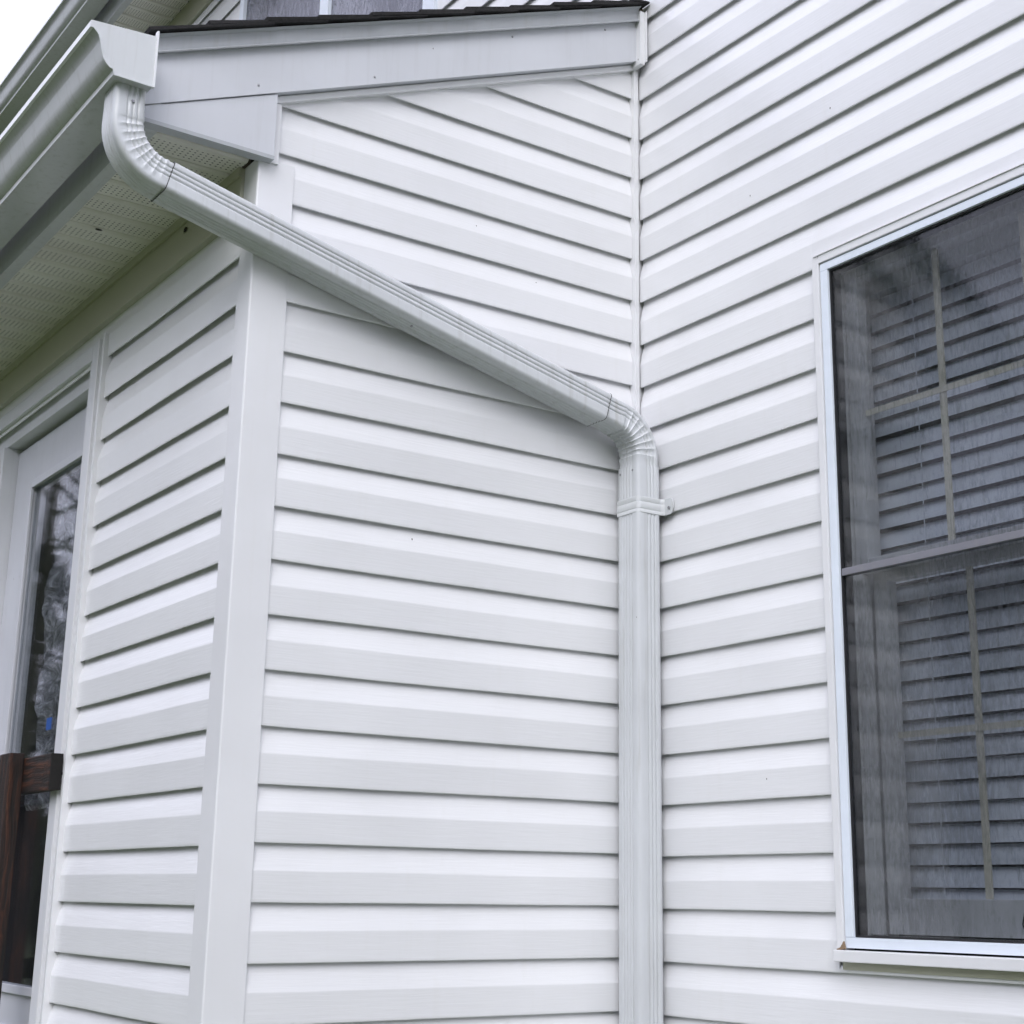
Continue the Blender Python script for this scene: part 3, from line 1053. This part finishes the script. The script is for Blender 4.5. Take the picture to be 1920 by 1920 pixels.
# inner jambs, sashes
q = MB()
q.box(0.0285, 0.115, fi-0.004, fo+0.012, bi-0.02, ti+0.02)
q.box(0.0285, 0.115, ro-0.012, ri+0.004, bi-0.02, ti+0.02)
q.box(0.0285, 0.115, ri+0.0045, fi-0.0045, ti-0.003, ti+0.02)
q.box(0.0285, 0.115, ri+0.0045, fi-0.0045, bi-0.02, bi+0.003)
q.build('jamb', M['sash'], win)
jl, jr = fi-0.0045, ri+0.0045
def sash(x0, x1, z0, z1, yl, yr, sw, tw, bw, cols, rows_, mz):
    q = MB(); q.box(x0, x1, yl-sw, yl, z0, z1, 0.002); q.build('sash_stile', M['sash'], win)
    q = MB(); q.box(x0, x1, yr, yr+sw, z0, z1, 0.002); q.build('sash_stile', M['sash'], win)
    q = MB(); q.box(x0+0.001, x1-0.001, yr+sw+0.0003, yl-sw-0.0003, z1-tw, z1, 0.002); q.build('sash_rail', M['sash'], win)
    q = MB(); q.box(x0+0.001, x1-0.001, yr+sw+0.0003, yl-sw-0.0003, z0, z0+bw, 0.002); q.build('sash_rail', M['sash'], win)
    ya, yb = yl-sw, yr+sw
    xm = (x0+x1)/2+0.004
    for c in cols:
        q = MB(); q.box(xm-0.003, xm+0.003, c-0.0075, c+0.0075, z0+bw+0.0003, z1-tw-0.0003, 0.001); q.build('muntin', M['grid'], win)
    q = MB(); q.box(xm-0.0055, xm-0.0032, yb+0.0003, ya-0.0003, mz-0.0065, mz+0.0065); q.build('muntin', M['grid'], win)
    return
sash(0.034, 0.062, -0.3560, 0.3250, jl-0.004, jr+0.004, 0.034, 0.030, 0.028, (-0.9235, -1.1445), 2, -0.0120)
sash(0.066, 0.096, -1.0750, -0.3450, jl-0.0195, jr+0.0195, 0.036, 0.030, 0.068, (-0.9350, -1.1300), 2, -0.6900)
q = MB(); q.box(0.036, 0.060, jl-0.0190, jl-0.0002, -1.076, -0.3580, 0.002); q.build('jamb_liner', M['sash'], win)
# pull tab on the bottom rail: small wire loop hanging there
bm = bmesh.new()
pts = [(-1.022, -1.050), (-1.028, -1.030), (-1.034, -1.022), (-1.040, -1.030), (-1.048, -1.052), (-1.044, -1.062), (-1.027, -1.062)]
q = MB()
for i in range(len(pts)):
    a, b = pts[i], pts[(i+1) % len(pts)]
    dv = Vector((b[0]-a[0], b[1]-a[1])); nv = Vector((-dv.y, dv.x)).normalized()*0.0010
    q.add([(0.0640, a[0]+nv.x, a[1]+nv.y), (0.0640, b[0]+nv.x, b[1]+nv.y), (0.0640, b[0]-nv.x, b[1]-nv.y), (0.0640, a[0]-nv.x, a[1]-nv.y),
           (0.0655, a[0]+nv.x, a[1]+nv.y), (0.0655, b[0]+nv.x, b[1]+nv.y), (0.0655, b[0]-nv.x, b[1]-nv.y), (0.0655, a[0]-nv.x, a[1]-nv.y)],
          [(0,1,2,3),(7,6,5,4),(0,4,5,1),(1,5,6,2),(2,6,7,3),(3,7,4,0)])
q.build('pull_loop', M['gasket'], win)
# brown caulk at the lower corner
q = MB()
q.prism([(WL-0.021, WB+0.016), (WL-0.0245, WB+0.002), (WL-0.004, WB-0.002), (WL-0.001, WB+0.001), (WL-0.012, WB+0.0045)], lambda p, t: (t, p[0], p[1]), -0.0150, -0.0115)
q.build('caulk_bead', M['caulk'], win)

# blinds
bl = thing('window_blind', (0.13, -1.03, -1.06), 'pale grey horizontal blinds hanging behind the wet right window', 'blind')
boxpart('headrail', M['slat'], bl, 0.118, 0.150, jr-0.05, jl+0.05, 0.285, 0.320)
sp = 0.0409
z = 0.262
while z > -1.055:
    q = MB()
    hw = 0.0205
    an = R(69)+random.uniform(-0.07, 0.07)
    nx, nz = math.cos(an), math.sin(an)
    vs = []
    dzr = random.uniform(-0.0012, 0.0012)
    for yy, sg in ((jl+0.055, 0), (-1.03, 1), (jr-0.055, 0)):
        for i in range(5):
            s = -1+i/2
            bow = 0.0022*(1-s*s)
            vs.append((0.131+s*hw*nx-bow*nz, yy, z+dzr-s*hw*nz*-1-bow*nx*-1-0.001*sg))
    fs = [(i*5+j, i*5+j+1, (i+1)*5+j+1, (i+1)*5+j) for i in range(2) for j in range(4)]
    q.add(vs, fs, True)
    q.build('slat', M['slat'], bl)
    z -= sp
q = MB()
for yy in (-0.80, -1.24):
    q.box(0.1165, 0.1175, yy-0.001, yy+0.001, -1.05, 0.30)
q.build('ladder_cord', M['slat'], bl)

# room shells behind the openings
def shell(x0, x1, y0, y1, z0, z1, open_side):
    q = MB()
    V = [(x0,y0,z0),(x1,y0,z0),(x1,y1,z0),(x0,y1,z0),(x0,y0,z1),(x1,y0,z1),(x1,y1,z1),(x0,y1,z1)]
    F = [(0,3,2,1),(4,5,6,7),(0,1,5,4),(1,2,6,5),(2,3,7,6)]
    q.add(V, F)
    o = q.build('interior_wall', M['room'])
    return tag(o, None, None, None, 'structure')
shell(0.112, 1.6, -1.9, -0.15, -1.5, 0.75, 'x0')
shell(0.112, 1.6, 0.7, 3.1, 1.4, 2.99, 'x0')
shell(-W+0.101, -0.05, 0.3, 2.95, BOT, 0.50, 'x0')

# ------------------------------------------------------------------ upper window (pair)
uw = thing('window', (0.03, 1.9, 1.6), 'twin upper window with rain-streaked panes above the black shingles', 'window')
uz0, uz1 = 1.56, 2.893
for (a, b) in ((UL, UL-0.040), (1.936, 1.866), (UR+0.078, UR)):
    q = MB()
    q.box(-0.014, 0.02, b, a, uz0, uz1, 0.002)
    q.build('frame_stile', M['storm'], uw)
for (a, b) in ((UL-0.0405, 1.9365), (1.8655, UR+0.0785)):
    q = MB(); q.box(-0.012, 0.02, b, a, uz0, uz0+0.05, 0.002); q.build('frame_sill', M['storm'], uw)
    q = MB(); q.box(-0.012, 0.02, b, a, uz1-0.04, uz1, 0.002); q.build('frame_head', M['storm'], uw)
    q = MB(); q.box(0.002, 0.006, b, a, uz0+0.0502, uz1-0.0402); q.build('pane', M['pane2'], uw)
    q = MB()
    nn = 60
    vs = []
    for i in range(nn+1):
        y_ = b+0.003+(a-b-0.006)*i/nn
        xx = 0.075+0.011*math.sin(i*1.15+noise.noise(Vector((i*0.2, 0, 0)))*3)
        vs += [(xx, y_, uz0+0.01), (xx, y_, uz1-0.01)]
    q.add(vs, [(2*i, 2*i+2, 2*i+3, 2*i+1) for i in range(nn)], True)
    q.build('sky_tone_curtain', M['sky_tone_curtain'], uw)

# ------------------------------------------------------------------ door on the side wall
dr = thing('glazed_door', (-1.02, 1.5, BOT), 'white framed glass door at the left edge behind the dark wooden rail', 'door')
dt = 0.393
q = MB(); q.box(-1.069, -1.030, 0.9335, 0.985, BOT, dt, 0.003); q.box(-1.064, -1.030, 0.9852, 1.006, BOT, 0.3475, 0.002); q.build('casing', M['casing'], dr)
q = MB(); q.box(-1.069, -1.030, 0.9855, 2.85, 0.3480, dt, 0.003); q.build('casing', M['casing'], dr)
q = MB(); q.box(-1.040, -0.965, 1.0065, 2.80, 0.300, 0.3476, 0.002); q.build('jamb', M['casing'], dr)
q = MB(); q.box(-1.0295, -0.965, 0.990, 1.028, BOT, 0.2995, 0.002); q.build('jamb', M['casing'], dr)
q = MB(); q.box(-1.050, -0.965, 1.800, 1.872, BOT, 0.2995, 0.002); q.build('mullion', M['casing'], dr)
def leaf(y0, y1, nm):
    L_ = MB()
    x0, x1 = -1.004, -0.966
    ga, gb, gz0, gz1 = y0+0.105, y1-0.190, -1.250, 0.140
    L_.box(x0, x1, y0, ga, BOT+0.02, 0.285, 0.0015)
    L_.box(x0, x1, gb, y1, BOT+0.02, 0.285, 0.0015)
    L_.box(x0+0.0005, x1, ga+0.0003, gb-0.0003, gz1, 0.2845)
    L_.box(x0+0.0005, x1, ga+0.0003, gb-0.0003, BOT+0.02, gz0)
    lo = L_.build('door_leaf', M['door'], dr)
    q = MB()
    bw = 0.018
    q.box(x0-0.009, x0-0.0003, ga-bw, ga+0.004, gz0-bw, gz1+bw, 0.002)
    q.box(x0-0.009, x0-0.0003, gb-0.004, gb+bw, gz0-bw, gz1+bw, 0.002)
    q.box(x0-0.0088, x0-0.0003, ga+0.0045, gb-0.0045, gz1-0.004, gz1+bw, 0.002)
    q.box(x0-0.0088, x0-0.0003, ga+0.0045, gb-0.0045, gz0-bw, gz0+0.004, 0.002)
    q.build('glazing_bead', M['door'], lo)
    q = MB(); q.box(x0+0.006, x0+0.010, ga+0.0006, gb-0.0006, gz0+0.0003, gz1-0.0003); q.build('glass', M['doorglass'], lo)
    q = MB()
    q.box(x0-0.005, x0-0.0003, ga-0.01, gb+0.01, gz0-0.110, gz0-0.095, 0.002)
    q.box(x0-0.005, x0-0.0003, ga-0.01, gb+0.01, gz0-0.60, gz0-0.585, 0.002)
    q.build('panel_moulding', M['door'], lo)
leaf(1.030, 1.798, 'a')
leaf(1.874, 2.640, 'b')
# clear plastic film hung inside the glass
q = MB()
ny, nz_ = 22, 60
vs = []
for j in range(nz_+1):
    for i in range(ny+1):
        y_ = 1.150+(1.490-1.150)*i/ny
        z_ = 0.20-1.0*j/nz_
        y_ += 0.03*noise.noise(Vector((0, z_*3, 1)))*(i/ny)
        x_ = -0.968+0.018*noise.noise(Vector((y_*7, z_*9, 2)))+0.012*noise.noise(Vector((y_*19, z_*24, 7)))
        vs.append((x_, y_, z_))
q.add(vs, [(j*(ny+1)+i, j*(ny+1)+i+1, (j+1)*(ny+1)+i+1, (j+1)*(ny+1)+i) for j in range(nz_) for i in range(ny)], True)
tag(q.build('plastic_film', M['film']), 'crinkled shiny plastic film hanging inside the glass door', 'plastic film')
q = MB(); q.box(-0.99999, -0.9990, 1.252, 1.292, -0.598, -0.566)
tag(q.build('tape_patch', M['tape']), 'small square of blue tape stuck on the door glass', 'tape')

# wooden guard rail across the door
gr = thing('guard_rail', (-1.09, 1.5, GZ), 'dark brown stained wooden guard rail across the door at lower left', 'railing')
q = MB(); q.box(-1.100, -1.0705, 0.9115, 2.85, -0.7760, -0.6880, 0.003); q.build('top_rail', M['wood'], gr)
q = MB(); q.box(-1.0995, -1.0710, 0.9085, 0.9114, -0.7755, -0.6885); q.build('rail_end', M['woodend'], gr)
q = MB(); q.box(-1.100, -1.0705, 0.9115, 2.85, -1.85, -1.762, 0.003); q.build('bottom_rail', M['wood'], gr)
for yy in (1.118, 1.75, 2.40):
    q = MB(); q.box(-1.139, -1.1005, yy, yy+0.086, -1.90, -0.676, 0.003); q.build('baluster', M['woodv'], gr)
q = MB()
bm = bmesh.new()
bmesh.ops.create_cone(bm, cap_ends=True, segments=10, radius1=0.003, radius2=0.003, depth=0.05)
rot = Matrix.Rotation(R(90), 4, 'Y')
for v in bm.verts: v.co = rot @ v.co + Vector((-1.068, 0.925, -0.735))
q.bm(bm)
q.build('bolt', M['steel'], gr)

# two dead leaf scraps stuck under the eave
for (p, s, lab) in (((-1.21, 0.585, SOF-0.002), 0.008, 'dark leaf scrap stuck under the perforated soffit'),
                    ((-W-0.0145, 0.375, 0.505), 0.009, 'dark leaf scrap stuck on the green-tinged frieze board under the eave')):
    bm = bmesh.new()
    bmesh.ops.create_icosphere(bm, subdivisions=1, radius=1)
    q = MB()
    vert = p[2] < SOF-0.01
    for v in bm.verts:
        j = 1+0.35*noise.noise(v.co*2)
        c = v.co*j
        v.co = Vector(p)+(Vector((c.x*0.002, c.y*s*1.2, c.z*s*0.8)) if vert else Vector((c.x*s*1.3, c.y*s*0.6, c.z*0.002)))
    q.bm(bm)
    tag(q.build('leaf_scrap', M['leaf']), lab, 'leaf')
